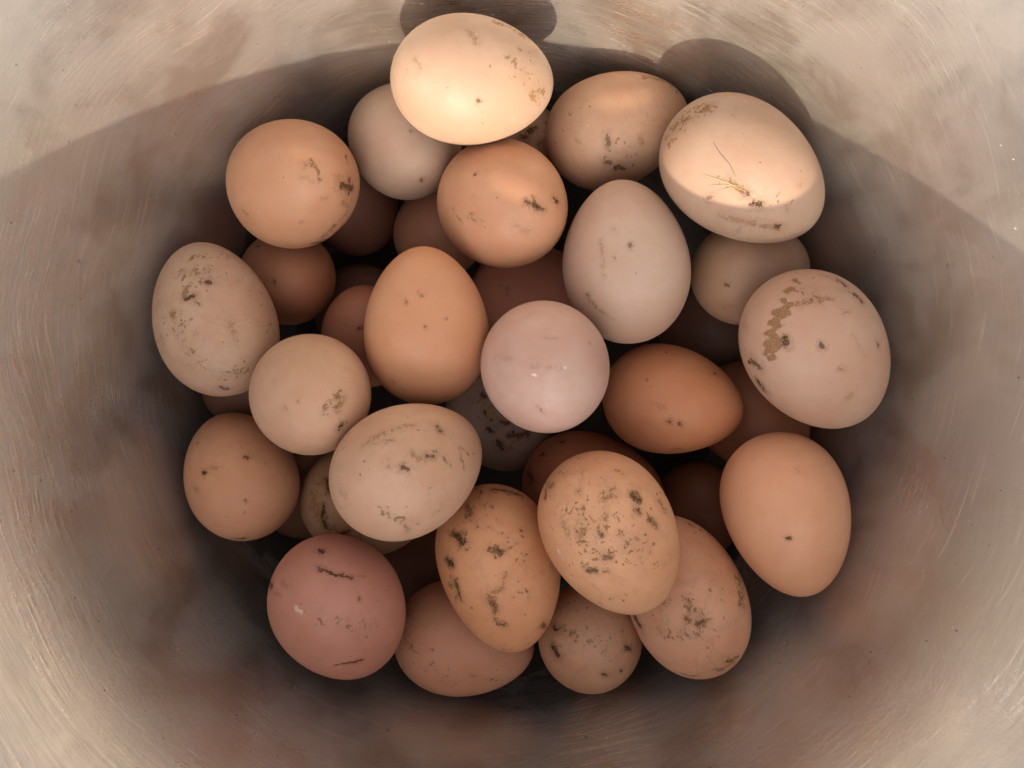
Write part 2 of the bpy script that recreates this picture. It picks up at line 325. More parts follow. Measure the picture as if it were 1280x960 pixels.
def egg_mesh(name, a, b, k, seed, strokes, NR, NSG):
    u = np.linspace(0, math.pi, NR); tt = -np.cos(u)
    rr = np.sin(u)*(1-k*tt); tl = np.linspace(-1, 1, 401); rr = rr/(np.sqrt(1-tl*tl)*(1-k*tl)).max()*b
    ph = np.linspace(0, 2*math.pi, NSG, endpoint=False)
    rng = np.random.RandomState(seed)
    # a real shell is never a perfect solid of revolution
    ov, oa = rng.uniform(-0.012, 0.012), rng.uniform(0, 6.28)
    X = rr[1:-1, None]*np.cos(ph)*(1+ov*np.cos(2*ph+oa)); Y = rr[1:-1, None]*np.sin(ph)*(1+ov*np.cos(2*ph+oa))
    Z = np.repeat((tt[1:-1]*a)[:, None], NSG, 1)
    co = np.stack([X, Y, Z], -1).reshape(-1, 3)
    for q in range(3):
        dv = rng.normal(size=3); dv /= np.linalg.norm(dv)
        co += co/np.linalg.norm(co, axis=1)[:, None]*(rng.uniform(-0.00022, 0.00022)*np.sin(co@dv*rng.uniform(90, 190)+rng.uniform(0, 6)))[:, None]
    V = np.vstack([co, [[0, 0, -a]], [[0, 0, a]]]); nv = NR-2
    F = []
    for i in range(nv-1):
        for j in range(NSG):
            F.append((i*NSG+j, i*NSG+(j+1) % NSG, (i+1)*NSG+(j+1) % NSG, (i+1)*NSG+j))
    s0, s1 = nv*NSG, nv*NSG+1
    for j in range(NSG):
        F.append(((j+1) % NSG, j, s0)); F.append(((nv-1)*NSG+j, (nv-1)*NSG+(j+1) % NSG, s1))
    me = bpy.data.meshes.new(name); me.from_pydata(V.tolist(), [], F)
    me.polygons.foreach_set('use_smooth', np.ones(len(me.polygons), bool))
    D = np.zeros((len(V), 4), np.float32); D[:, 3] = 1
    vm = V*1000
    for q in range(7):                             # warp, so that no mark keeps a ruled outline
        kv = rng.normal(size=3); kv *= 2*math.pi/rng.uniform(2.2, 8.0)/np.linalg.norm(kv); av = rng.normal(size=3)*0.42
        vm = vm+np.sin((V*1000)@kv+rng.uniform(0, 6))[:, None]*av
    for (ch, x0, y0, z0, x1, y1, z1, rad, st) in strokes:
        p0 = np.array([x0, y0, z0]); p1 = np.array([x1, y1, z1]); d = p1-p0; L = float(d@d)
        tq = np.clip(((vm-p0)@d)/L, 0, 1) if L > 1e-6 else np.zeros(len(vm))
        dist = np.linalg.norm(vm-(p0+tq[:, None]*d), axis=1)
        w = np.clip(1-dist/rad, 0, 1); w = w*w*(3-2*w)*st
        D[:, ch] = np.maximum(D[:, ch], w)
    at = me.color_attributes.new('dirt', 'FLOAT_COLOR', 'POINT'); at.data.foreach_set('color', D.ravel())
    me.update(); return me

# (label, centre m, axis towards the pointed end, half length, half width, asymmetry, shell colour,
#  mottle, specks, grime, roughness, marks on the shell in local mm: (channel, from, to, radius, strength))
EGGS = [  # deep eggs: shell colours darkened to add shade in the gaps
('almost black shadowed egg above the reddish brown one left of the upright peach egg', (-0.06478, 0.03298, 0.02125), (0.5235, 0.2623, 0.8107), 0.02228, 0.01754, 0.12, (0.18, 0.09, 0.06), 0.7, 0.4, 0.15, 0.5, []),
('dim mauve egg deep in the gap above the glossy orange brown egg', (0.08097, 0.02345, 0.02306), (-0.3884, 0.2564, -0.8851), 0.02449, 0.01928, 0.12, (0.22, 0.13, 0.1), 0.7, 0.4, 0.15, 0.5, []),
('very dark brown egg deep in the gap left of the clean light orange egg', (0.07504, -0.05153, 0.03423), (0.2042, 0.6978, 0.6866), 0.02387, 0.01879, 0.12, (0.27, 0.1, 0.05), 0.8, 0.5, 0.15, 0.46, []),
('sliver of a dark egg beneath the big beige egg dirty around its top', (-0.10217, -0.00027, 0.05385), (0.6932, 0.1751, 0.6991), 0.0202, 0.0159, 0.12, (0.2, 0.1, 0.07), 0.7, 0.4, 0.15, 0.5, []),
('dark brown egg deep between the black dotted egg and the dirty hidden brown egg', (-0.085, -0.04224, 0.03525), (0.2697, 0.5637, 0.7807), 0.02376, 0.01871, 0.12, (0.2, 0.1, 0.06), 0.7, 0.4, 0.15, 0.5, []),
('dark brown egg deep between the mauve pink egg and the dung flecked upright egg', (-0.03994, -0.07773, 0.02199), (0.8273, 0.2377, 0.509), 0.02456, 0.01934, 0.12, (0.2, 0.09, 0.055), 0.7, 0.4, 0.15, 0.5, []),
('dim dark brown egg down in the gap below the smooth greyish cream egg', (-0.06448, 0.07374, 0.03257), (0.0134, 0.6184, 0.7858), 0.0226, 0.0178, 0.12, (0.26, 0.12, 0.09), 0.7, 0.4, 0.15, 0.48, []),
('greyish beige egg with black flecks, tucked under the pale pink centre egg', (-0.00523, -0.0148, 0.02427), (0.4934, -0.553, 0.6714), 0.02648, 0.02085, 0.12, (0.38, 0.28, 0.24), 0.8, 1.0, 0.4, 0.5, [(1, -6.07, 11.04, 19.7, -4.23, 8.65, 22.64, 1.94, 1.1), (1, -8.5, 8.38, 20.45, -1.35, 9.54, 22.64, 1.61, 0.9), (1, -12.24, 5.05, 18.92, -10.99, 3.33, 20.92, 1.61, 1), (1, -14.2, 8.44, 13.89, -13.43, 7.98, 15.47, 1.29, 1), (1, -12.01, 16.68, 1.33, -11.83, 16.44, 3.22, 1.29, 1), (1, -13.86, 13.01, 8.04, -13.89, 12.42, 9.12, 0.97, 0.9), (1, -12.65, 11.87, 12.24, -12.65, 11.87, 12.24, 0.81, 0.9), (1, -10.02, 11.99, 15.47, -7.88, 12.14, 17.26, 1.13, 0.9), (0, -13.72, 14.89, 3.22, -8.09, 4.29, 23.03, 9.69, 0.55), (1, -17.27, -1.6, 12.24, -17.17, -2.43, 12.24, 0.81, 0.8)]),
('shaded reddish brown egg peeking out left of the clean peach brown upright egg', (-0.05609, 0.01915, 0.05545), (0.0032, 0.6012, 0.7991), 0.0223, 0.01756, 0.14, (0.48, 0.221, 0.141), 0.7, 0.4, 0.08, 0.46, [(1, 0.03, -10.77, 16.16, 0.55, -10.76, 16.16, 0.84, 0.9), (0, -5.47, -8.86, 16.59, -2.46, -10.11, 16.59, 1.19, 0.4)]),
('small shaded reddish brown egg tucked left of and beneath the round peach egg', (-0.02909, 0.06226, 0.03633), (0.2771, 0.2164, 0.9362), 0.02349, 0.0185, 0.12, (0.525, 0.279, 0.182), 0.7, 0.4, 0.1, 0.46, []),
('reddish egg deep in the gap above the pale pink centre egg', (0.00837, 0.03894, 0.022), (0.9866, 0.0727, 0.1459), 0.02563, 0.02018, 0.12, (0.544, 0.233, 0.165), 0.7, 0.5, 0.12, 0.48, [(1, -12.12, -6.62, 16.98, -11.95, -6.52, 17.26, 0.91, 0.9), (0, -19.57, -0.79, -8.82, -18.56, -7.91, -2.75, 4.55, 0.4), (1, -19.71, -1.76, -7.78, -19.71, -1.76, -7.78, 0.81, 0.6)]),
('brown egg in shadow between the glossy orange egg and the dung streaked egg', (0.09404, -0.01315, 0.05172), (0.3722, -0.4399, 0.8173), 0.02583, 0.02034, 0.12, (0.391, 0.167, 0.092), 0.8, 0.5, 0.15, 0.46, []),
('black spotted tan egg barely showing under the right end of the fully sunlit egg', (0.00451, 0.09655, 0.03774), (0.488, -0.1276, 0.8635), 0.02157, 0.01698, 0.12, (0.5, 0.34, 0.25), 0.8, 1.0, 0.35, 0.48, [(1, -7.86, 3.02, 17.95, -6.02, 4.41, 18.76, 1.88, 1), (1, -9.85, 0.99, 16.46, -8.89, 1.33, 17.41, 1.57, 1), (1, -0.49, 7.05, 19.06, 0.16, 5.86, 19.85, 1.57, 1), (1, -1.53, 2.78, 21.07, -1.37, 1.0, 21.43, 1.26, 1), (0, -10.43, -0.21, 15.84, 0.51, -1.17, 21.49, 4.39, 0.6)]),
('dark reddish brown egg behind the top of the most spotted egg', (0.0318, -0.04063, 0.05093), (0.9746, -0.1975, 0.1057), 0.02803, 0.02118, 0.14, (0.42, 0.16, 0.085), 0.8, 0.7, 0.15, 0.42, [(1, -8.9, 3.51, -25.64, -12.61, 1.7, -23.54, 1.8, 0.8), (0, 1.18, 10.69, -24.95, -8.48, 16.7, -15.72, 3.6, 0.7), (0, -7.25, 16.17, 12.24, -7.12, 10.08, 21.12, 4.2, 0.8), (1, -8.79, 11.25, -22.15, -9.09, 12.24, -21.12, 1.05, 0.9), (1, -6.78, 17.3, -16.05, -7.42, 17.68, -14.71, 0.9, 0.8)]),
('dirty brown egg mostly hidden beneath the flecked egg that tilts up to the right', (-0.05579, -0.04551, 0.06304), (0.7383, -0.3733, -0.5617), 0.02514, 0.0198, 0.12, (0.45, 0.27, 0.16), 0.9, 1.0, 0.75, 0.52, [(1, -11.39, 2.88, -21.11, -13.39, -0.89, -19.64, 0.76, 1), (1, -4.84, 8.34, -22.54, -8.56, 7.67, -21.31, 1.45, 1), (1, -14.38, -2.01, -18.46, -15.54, -3.34, -16.66, 1.02, 0.9), (1, -18.36, -1.23, -11.62, -18.59, 1.01, -10.98, 1.16, 1), (0, -7.96, 0.24, -23.41, -16.27, -2.28, -15.83, 6.4, 0.9), (0, -3.12, 6.04, -23.9, -17.65, -3.79, -12.57, 4.65, 0.8), (0, -19.35, -0.36, -7.97, -18.46, -0.79, 6.24, 2.91, 0.6)]),
('dull brown egg low between the two lowest tan eggs, dark flecks on its left', (0.02927, -0.09532, 0.06985), (0.1415, -0.6098, -0.7798), 0.02431, 0.01914, 0.14, (0.611, 0.353, 0.232), 0.9, 1.0, 0.5, 0.5, [(1, -11.82, -1.94, -20.03, -11.0, -0.46, -20.79, 1.14, 1), (1, -14.49, 2.93, -17.13, -14.47, 5.59, -16.11, 1.71, 1), (0, -8.87, 0.92, -22.09, -7.19, 4.29, -22.37, 3.14, 0.8), (1, -2.89, 17.56, -11.55, -2.08, 18.07, -10.3, 0.86, 0.9), (1, 8.29, 13.9, -15.04, 9.58, 14.43, -12.75, 1.14, 0.9), (0, -2.08, 6.03, -23.21, -0.29, 16.18, -15.04, 8.56, 0.4), (1, 3.67, 18.15, -9.02, 3.71, 18.35, -8.04, 0.71, 0.9), (1, -7.59, 6.48, -21.47, -7.59, 6.48, -21.47, 0.57, 0.8)]),
('reddish brown egg lying sideways at the bottom, right of the mauve pink egg', (-0.01792, -0.09659, 0.06267), (0.974, -0.2051, -0.0967), 0.02681, 0.02111, 0.14, (0.676, 0.353, 0.232), 0.8, 0.7, 0.28, 0.46, [(0, -13.48, 2.63, -21.65, -20.05, -6.53, -4.78, 8.71, 0.38), (0, -20.19, -2.96, 3.26, -14.25, -5.82, 15.98, 4.06, 0.45), (1, -19.26, 3.76, -12.73, -19.26, 3.76, -12.73, 0.64, 0.6), (0, -6.72, 8.35, -23.86, -12.49, 9.06, -19.95, 2.9, 0.4)]),
('smooth greyish cream egg under the left end of the fully sunlit egg', (-0.03965, 0.08964, 0.06812), (0.2871, -0.5373, 0.793), 0.02651, 0.02088, 0.12, (0.56, 0.43, 0.35), 0.6, 0.3, 0.06, 0.46, [(0, -15.81, -13.0, 2.09, -11.1, -16.49, 5.1, 1.43, 0.7), (1, 0.65, -4.11, 25.81, 0.77, -4.88, 25.53, 0.69, 0.8), (1, -2.66, 11.42, 20.71, -2.66, 11.42, 20.71, 0.57, 0.6)]),
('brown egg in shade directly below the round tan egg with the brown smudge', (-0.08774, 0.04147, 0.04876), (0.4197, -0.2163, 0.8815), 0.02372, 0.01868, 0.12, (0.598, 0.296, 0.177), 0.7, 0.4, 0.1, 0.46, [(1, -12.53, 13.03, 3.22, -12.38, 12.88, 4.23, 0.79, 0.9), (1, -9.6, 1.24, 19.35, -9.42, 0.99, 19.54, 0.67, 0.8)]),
('plain dull beige egg in shade, below the half sunlit egg with straw', (0.08826, 0.04131, 0.07431), (0.8361, 0.1824, -0.5173), 0.0241, 0.01898, 0.14, (0.437, 0.286, 0.201), 0.7, 0.4, 0.08, 0.46, [(1, -6.51, -5.14, -22.18, -6.81, -5.64, -21.9, 0.79, 0.8), (0, 0.18, -11.4, -20.24, -2.52, -12.32, -19.25, 1.13, 0.5), (0, -1.72, -16.27, -14.36, -1.06, -18.69, -6.99, 2.25, 0.4)]),
('brown egg by the lower left wall with a single black dot', (-0.09878, -0.03261, 0.0768), (-0.4276, 0.7157, -0.5521), 0.02534, 0.01996, 0.12, (0.655, 0.357, 0.216), 0.7, 0.5, 0.12, 0.46, [(1, 5.78, -18.91, -6.29, 5.77, -18.86, -6.65, 1.0, 1), (1, 17.17, -9.39, -7.69, 17.28, -8.92, -8.38, 0.89, 0.9), (1, -8.29, -3.92, -23.03, -6.93, -1.76, -23.97, 0.98, 1), (0, -0.81, -19.61, -7.34, 0.13, -19.3, -9.06, 1.4, 0.7), (0, 8.47, -17.91, -5.94, 10.77, -16.19, -8.38, 1.12, 0.6), (0, 17.45, -9.55, -0.91, 18.5, -4.9, -9.74, 3.91, 0.4), (0, 4.42, -17.41, 8.38, 10.37, -15.59, 5.94, 2.79, 0.45), (1, 9.41, -9.06, -20.24, 9.07, -8.73, -20.67, 0.56, 0.7)]),
('tan egg with grey scuffs lying between the two sunlit cream eggs', (0.03833, 0.09333, 0.07459), (0.9343, 0.3041, 0.1858), 0.02639, 0.02037, 0.16, (0.55, 0.36, 0.25), 0.8, 0.7, 0.28, 0.46, [(0, -16.51, -11.8, -6.19, -13.63, -15.14, -3.96, 2.25, 0.75), (1, -17.13, -11.03, -3.96, -15.03, -13.75, -4.33, 1.12, 0.7), (1, -10.81, -17.1, -6.92, -10.02, -17.68, -5.82, 1.12, 0.8), (1, -7.38, -18.99, -3.96, -6.44, -19.3, -2.83, 1.68, 0.95), (1, -12.43, -16.0, -6.56, -12.43, -16.0, -6.56, 0.7, 0.8), (0, -12.82, 8.1, 14.8, -3.32, 3.81, 25.2, 3.93, 0.8), (0, -8.05, 5.37, 21.95, -4.22, -1.01, 25.51, 3.37, 0.7), (0, -12.52, -13.91, 6.56, -11.05, -14.96, 6.92, 1.4, 0.7), (0, -10.89, -11.53, 13.52, -9.57, -9.19, 17.77, 2.53, 0.5), (0, -13.77, -14.57, 0.57, -6.31, -18.91, 1.32, 3.93, 0.4), (0, -16.46, -7.98, -14.48, -15.85, -9.67, -13.84, 1.12, 0.5)]),
('dull mauve pink egg at the lower left, two thin dark scratches on it', (-0.05899, -0.07765, 0.095), (0.309, -0.7237, -0.6171), 0.02851, 0.02245, 0.12, (0.6, 0.291, 0.226), 0.8, 0.6, 0.28, 0.52, [(1, 5.56, 1.1, -27.76, 5.94, 2.27, -27.57, 1.05, 0.95), (1, 1.43, 6.54, -27.46, 1.79, 8.18, -26.84, 0.92, 0.9), (1, 2.1, 7.76, -26.97, 4.67, 11.54, -24.59, 0.63, 0.95), (1, 4.67, 11.54, -24.59, 8.07, 13.79, -21.49, 0.58, 0.85), (0, 8.07, 13.79, -21.49, 11.59, 13.8, -18.89, 0.79, 0.6), (1, -12.84, -13.21, -18.27, -13.1, -5.37, -23.26, 1.18, 0.9), (0, -13.81, -1.37, -23.49, -12.94, 1.54, -24.16, 1.05, 0.8), (0, -9.99, -0.26, -26.08, -9.08, 4.19, -26.08, 1.05, 0.6), (2, -11.25, 9.45, -22.77, -11.18, 11.41, -21.49, 1.05, 0.5), (1, -12.71, 18.34, -0.2, -8.9, 20.32, 1.02, 0.52, 0.9), (1, -8.9, 20.32, 1.02, -5.26, 21.16, 3.47, 0.79, 0.95), (0, -9.39, 11.65, -22.53, -8.5, 14.38, -20.66, 2.36, 0.55), (0, -6.57, 17.22, -18.27, 2.63, 22.03, -7.48, 7.34, 0.42), (0, 4.67, 14.49, -22.27, 6.05, 16.05, -20.09, 2.1, 0.4), (1, 5.89, 18.26, -16.99, 5.5, 18.56, -16.66, 0.68, 0.7), (0, -6.45, 21.45, -1.43, 3.73, 22.13, -3.87, 3.67, 0.35)]),
('tan egg with grimy brown edges, partly under the most spotted egg on its right', (0.06109, -0.07444, 0.08767), (-0.3042, 0.9161, -0.2611), 0.02878, 0.02083, 0.1, (0.712, 0.4, 0.259), 0.9, 0.9, 0.5, 0.48, [(0, 4.25, -20.35, -1.03, 6.46, -19.07, -9.91, 5.39, 0.66), (0, -9.26, -18.19, -8.34, 2.13, -19.45, -12.19, 4.85, 0.62), (1, 4.61, -19.68, -9.52, 6.48, -19.14, -9.52, 1.08, 0.8), (1, 2.25, -20.5, -6.75, 2.22, -20.29, -8.34, 1.08, 0.7), (1, -16.98, -12.04, -1.86, -16.04, -13.21, -4.73, 1.62, 0.95), (0, -19.4, -7.1, -6.35, -18.6, -5.32, -12.94, 3.23, 0.9), (1, -17.86, -5.57, -14.75, -16.79, -4.8, -17.48, 1.35, 0.95), (0, 20.24, -4.21, 0.62, 18.63, -7.84, -9.52, 3.77, 0.9), (0, 18.63, -2.48, 9.91, 20.64, -1.24, 0.62, 4.31, 0.55), (0, 2.1, -10.07, -25.61, 10.64, -4.78, -24.61, 2.69, 0.95), (1, 7.76, -9.41, -24.17, 8.83, -7.63, -24.61, 0.94, 0.9), (0, -8.99, -8.99, -23.71, -3.13, -7.96, -26.65, 2.15, 0.7), (0, 10.67, -4.8, 22.74, 16.84, 2.67, 14.39, 3.77, 0.6), (0, -6.65, -19.69, -1.03, 2.75, -20.53, 0.21, 3.77, 0.35)]),
('glossy deep orange brown egg lying sideways right of the pale pink centre egg', (0.05911, -0.00602, 0.07345), (0.9642, -0.205, 0.168), 0.02569, 0.02015, 0.16, (0.684, 0.32, 0.169), 0.6, 0.5, 0.04, 0.36, [(1, -19.55, -3.6, 0.18, -19.41, -4.06, 0.55, 0.9, 0.9), (1, -18.8, -3.93, 3.85, -18.52, -4.34, 4.58, 0.85, 0.8), (1, 1.95, 14.69, 14.71, 1.93, 14.51, 15.01, 0.73, 0.8), (1, -7.7, 14.23, 12.2, -7.21, 14.12, 12.84, 0.68, 0.8), (1, -11.83, -15.13, 3.85, -11.66, -14.91, 4.94, 0.85, 0.8), (0, -19.98, 1.19, -6.74, -20.1, 0.71, -2.39, 1.13, 0.4), (1, -8.26, 18.32, -5.67, -8.26, 18.32, -5.67, 0.56, 0.6)]),
('round peach egg just below the topmost sunlit egg, small dark scuff on its right', (-0.00265, 0.06273, 0.08811), (0.4067, -0.391, 0.8257), 0.02812, 0.02214, 0.12, (0.62, 0.36, 0.235), 0.6, 0.5, 0.12, 0.4, [(1, -1.52, 6.4, 26.47, -0.23, 5.77, 26.85, 1.34, 0.95), (1, -4.53, 7.42, 25.21, -1.61, 6.11, 26.6, 0.8, 0.8), (1, -1.65, 8.8, 25.03, -0.74, 6.54, 26.47, 0.67, 0.7), (1, 7.2, 7.62, 23.83, 8.42, 6.65, 23.62, 1.07, 0.95), (0, -4.54, 8.31, 24.65, 1.87, 5.18, 26.97, 3.75, 0.65), (0, -21.15, -0.86, 5.02, -19.45, -3.65, 9.68, 2.68, 0.7), (0, -18.73, -0.76, 12.28, -16.13, -1.44, 17.08, 2.15, 0.5), (1, -15.73, 12.84, 8.15, -15.64, 12.76, 8.54, 0.62, 0.8), (1, 0.92, 5.15, 27.08, 1.87, 5.18, 26.97, 0.8, 0.8), (0, -7.02, -1.14, 26.19, -3.48, -2.24, 27.47, 1.88, 0.4)]),
('clean peach brown upright egg left of the centre, narrow end up, three tiny dots', (-0.02942, 0.02001, 0.09638), (-0.0084, 0.8743, 0.4854), 0.02775, 0.02185, 0.16, (0.65, 0.359, 0.216), 0.6, 0.35, 0.06, 0.42, [(0, -0.23, -14.23, 18.69, 0.85, -15.05, 17.48, 1.05, 0.9), (1, -4.15, -15.73, 15.56, -4.15, -15.73, 15.56, 0.68, 0.9), (1, 2.03, -19.32, 8.8, 2.03, -19.32, 8.8, 0.68, 0.9), (1, 8.01, -16.9, 10.67, 8.01, -16.9, 10.67, 0.52, 0.7), (1, -10.39, -17.99, -12.12, -9.9, -18.14, -12.47, 0.63, 0.7), (0, -7.86, -18.45, -14.22, 7.67, -15.22, -19.55, 1.57, 0.25)]),
('clean light orange tan egg by the lower right wall, one tiny dot near its middle', (0.09468, -0.04463, 0.095), (0.1998, -0.9612, 0.1902), 0.02816, 0.02146, 0.15, (0.806, 0.454, 0.287), 0.6, 0.15, 0.02, 0.42, [(1, -9.89, 16.87, 7.77, -9.48, 17.11, 7.77, 0.84, 0.9), (0, -2.39, 19.87, -13.37, -1.93, 20.15, -12.66, 0.92, 0.6), (0, -10.73, -4.05, 22.25, -6.9, -0.16, 26.07, 2.1, 0.3)]),
('large beige egg with a long brown dung streak, by the right wall', (0.10148, 0.01072, 0.105), (0.5641, -0.7541, -0.3363), 0.02915, 0.02295, 0.1, (0.57, 0.398, 0.31), 0.6, 0.5, 0.1, 0.48, [(0, 0.35, 7.41, -27.84, -10.72, 5.94, -25.35, 2.28, 1.5), (0, -10.72, 5.94, -25.35, -18.02, 0.41, -19.63, 3.55, 1.9), (0, -18.02, 0.41, -19.63, -20.08, -1.49, -16.0, 3.29, 1.7), (0, -17.41, 6.09, -19.0, -20.13, 0.45, -16.0, 2.28, 1.5), (1, -17.88, 5.3, -18.68, -18.81, 5.58, -17.03, 1.27, 0.95), (0, -3.45, 6.95, -27.71, -16.09, 3.12, -21.69, 3.04, 0.85), (1, -16.66, -12.15, -14.94, -18.76, -11.08, -11.59, 2.03, 1), (1, -18.98, -9.42, -13.48, -20.71, -6.77, -11.59, 1.52, 0.9), (0, -19.83, -10.45, -8.85, -20.04, -11.19, -2.71, 2.53, 0.9), (1, -20.21, -10.65, -5.61, -20.55, -10.2, -2.3, 1.52, 1), (0, -8.93, 10.04, -24.48, -6.79, 12.88, -23.53, 1.52, 1), (0, -4.35, 13.32, -24.02, -5.75, 15.08, -21.97, 1.52, 1), (0, -4.27, 15.57, -21.97, -3.41, 17.24, -20.24, 1.27, 0.8), (0, -3.81, 9.32, -26.66, 3.67, 18.89, -17.7, 3.55, 0.62), (0, -4.89, 19.7, -15.65, -5.41, 19.73, -15.29, 3.04, 0.72), (1, 4.86, 19.88, -15.29, 4.59, 20.94, -12.73, 1.27, 0.9), (0, 4.6, 11.36, -25.35, 8.66, 17.6, -17.03, 2.03, 0.8), (1, 7.26, 16.73, -19.32, 6.23, 17.8, -18.36, 1.01, 0.8), (1, -16.07, 14.19, -12.73, -16.25, 14.35, -11.97, 1.01, 0.85), (1, -2.25, 22.77, -0.63, -2.24, 22.67, 0.63, 0.76, 0.8), (0, -16.45, 16.0, -3.13, -15.64, 16.76, -1.46, 1.01, 0.7), (0, -8.49, 20.75, -8.85, -9.18, 20.98, -1.05, 1.27, 0.3), (0, -10.53, -10.83, -23.03, -13.28, -8.73, -22.24, 1.27, 0.6), (0, -16.79, 12.78, 8.85, -15.74, 14.59, 7.65, 1.27, 0.5)]),
('big beige egg dirty around its top, by the left wall', (-0.10434, 0.02267, 0.08831), (-0.2308, 0.9631, 0.1385), 0.02739, 0.02109, 0.12, (0.563, 0.395, 0.296), 0.8, 1.0, 0.45, 0.5, [(0, 3.91, -10.7, 21.88, 7.81, -9.5, 20.9, 3.22, 0.95), (0, 1.69, -15.52, 16.32, 8.6, -12.8, 16.64, 5.37, 0.78), (0, 3.57, -17.17, 12.66, 7.26, -16.14, 12.31, 3.76, 0.8), (1, 2.05, -18.87, 9.06, 4.76, -18.37, 9.06, 1.07, 0.95), (1, 9.07, -15.01, 12.66, 10.57, -14.19, 12.31, 0.94, 0.9), (0, -3.16, -19.92, 4.89, -2.22, -20.29, 3.72, 1.88, 0.95), (0, 11.21, -5.05, 20.9, 13.77, -1.17, 19.02, 3.22, 0.5), (0, 14.17, -15.62, -2.94, 14.13, -15.57, -5.27, 1.61, 0.7), (0, 6.61, -14.7, -19.3, 11.97, -11.41, -18.73, 4.83, 0.62), (0, -0.76, -20.78, 1.37, -0.73, -20.02, -11.25, 6.98, 0.48), (1, 2.3, -12.57, -22.79, 3.39, -10.9, -23.82, 1.07, 0.9), (0, -7.55, -19.19, 2.55, -10.47, -18.29, -4.11, 3.76, 0.4), (1, 5.85, -18.79, 6.8, 6.37, -18.84, 6.04, 0.67, 0.8)]),
('tan upright egg with chains of dark dung flecks, left of the most spotted egg', (-0.00425, -0.06387, 0.09042), (0.2419, -0.9532, 0.1816), 0.02938, 0.02134, 0.13, (0.796, 0.419, 0.228), 0.8, 0.9, 0.35, 0.47, [(1, -14.78, 13.14, -13.95, -13.2, 15.7, -11.29, 1.6, 1), (0, -14.88, 11.99, -15.77, -12.66, 16.63, -9.32, 3.2, 0.8), (1, -19.02, 9.44, -6.48, -18.1, 11.28, -4.83, 1.33, 1), (0, -19.42, 8.5, -6.89, -17.83, 11.72, -3.15, 2.13, 0.8), (1, -18.13, 10.7, 1.05, -17.6, 9.82, 6.07, 1.2, 0.9), (0, -18.22, 9.6, 3.99, -15.49, 10.73, 10.51, 2.13, 0.85), (0, -6.55, 20.26, -5.65, 0.03, 21.33, -4.41, 2.4, 1.3), (1, -5.55, 20.53, -6.07, -2.03, 21.24, -4.41, 1.33, 0.75), (0, -2.98, 20.67, 2.32, -3.88, 19.97, 5.24, 0.93, 0.7), (0, -4.74, 19.38, 6.89, -9.09, 17.38, 8.11, 1.33, 0.9), (0, -8.61, 17.49, 8.52, -8.17, 15.63, 13.58, 1.87, 1.1), (1, -8.39, 17.03, 10.11, -7.86, 15.97, 13.21, 1.07, 0.7), (0, -7.96, 14.37, 16.13, -5.33, 14.12, 18.51, 1.33, 1.1), (1, -7.93, 13.53, 17.51, -6.34, 13.7, 18.51, 0.8, 0.8), (1, 1.88, 10.9, -25.96, 10.69, 10.91, -22.14, 1.2, 0.9), (0, -2.83, 11.57, -25.34, 12.21, 10.27, -21.29, 2.4, 0.75), (0, -8.5, 14.51, -20.09, -8.44, 17.14, -15.77, 2.4, 0.85), (1, -8.22, 12.59, -22.42, -8.34, 15.06, -19.47, 1.33, 0.7), (1, 7.27, 10.5, 21.86, 9.09, 7.28, 23.21, 1.07, 0.8), (0, -1.4, 19.68, 7.71, 3.68, 18.62, 10.11, 4.27, 0.5), (0, -18.05, 10.66, -8.92, -18.64, 7.1, 6.89, 4.8, 0.62), (0, -3.74, 13.81, -23.21, 3.1, 20.99, -0.63, 5.87, 0.35), (0, -12.54, -0.59, 22.14, -3.72, 7.12, 26.52, 2.67, 0.4), (1, 5.99, 19.95, -9.72, 5.99, 19.95, -9.72, 0.8, 0.7)]),
('round tan egg with a brown smudge and a crusty right edge, highest on the left', (-0.07581, 0.07037, 0.08916), (0.5265, -0.0577, 0.8482), 0.02833, 0.02231, 0.12, (0.59, 0.345, 0.22), 0.6, 0.3, 0.06, 0.46, [(0, -5.01, 2.96, 27.05, -1.22, -0.68, 28.26, 2.14, 1), (0, -6.3, 2.06, 26.67, -3.53, 2.71, 27.59, 1.34, 0.7), (1, 6.98, -3.26, 26.07, 12.32, -3.38, 21.87, 1.87, 0.95), (1, 10.0, -0.99, 24.43, 10.82, -4.73, 22.87, 1.34, 0.9), (0, 9.33, 9.07, 21.61, 9.36, 4.33, 24.22, 2.14, 0.8), (0, 9.01, -8.01, 22.63, 12.78, -9.81, 17.53, 1.6, 0.75), (1, 5.11, -20.89, 4.25, 13.49, -16.86, 3.85, 1.34, 1), (1, 11.44, -18.49, 3.04, 14.44, -14.84, 7.43, 1.6, 0.9), (0, 5.78, -19.5, 8.6, 11.23, -12.12, 16.88, 3.21, 0.7), (0, -18.66, -11.54, 1.83, -17.92, -12.32, 3.04, 1.07, 0.8), (1, -3.83, -15.44, 17.84, -3.83, -15.44, 17.84, 0.64, 0.9), (0, 3.49, -0.96, 27.84, 5.51, -0.68, 27.17, 1.34, 0.6), (0, -1.24, -8.41, 25.57, 1.57, -8.08, 25.75, 1.07, 0.6), (0, -7.13, -2.11, 26.23, -0.27, -3.61, 27.84, 1.34, 0.4)]),
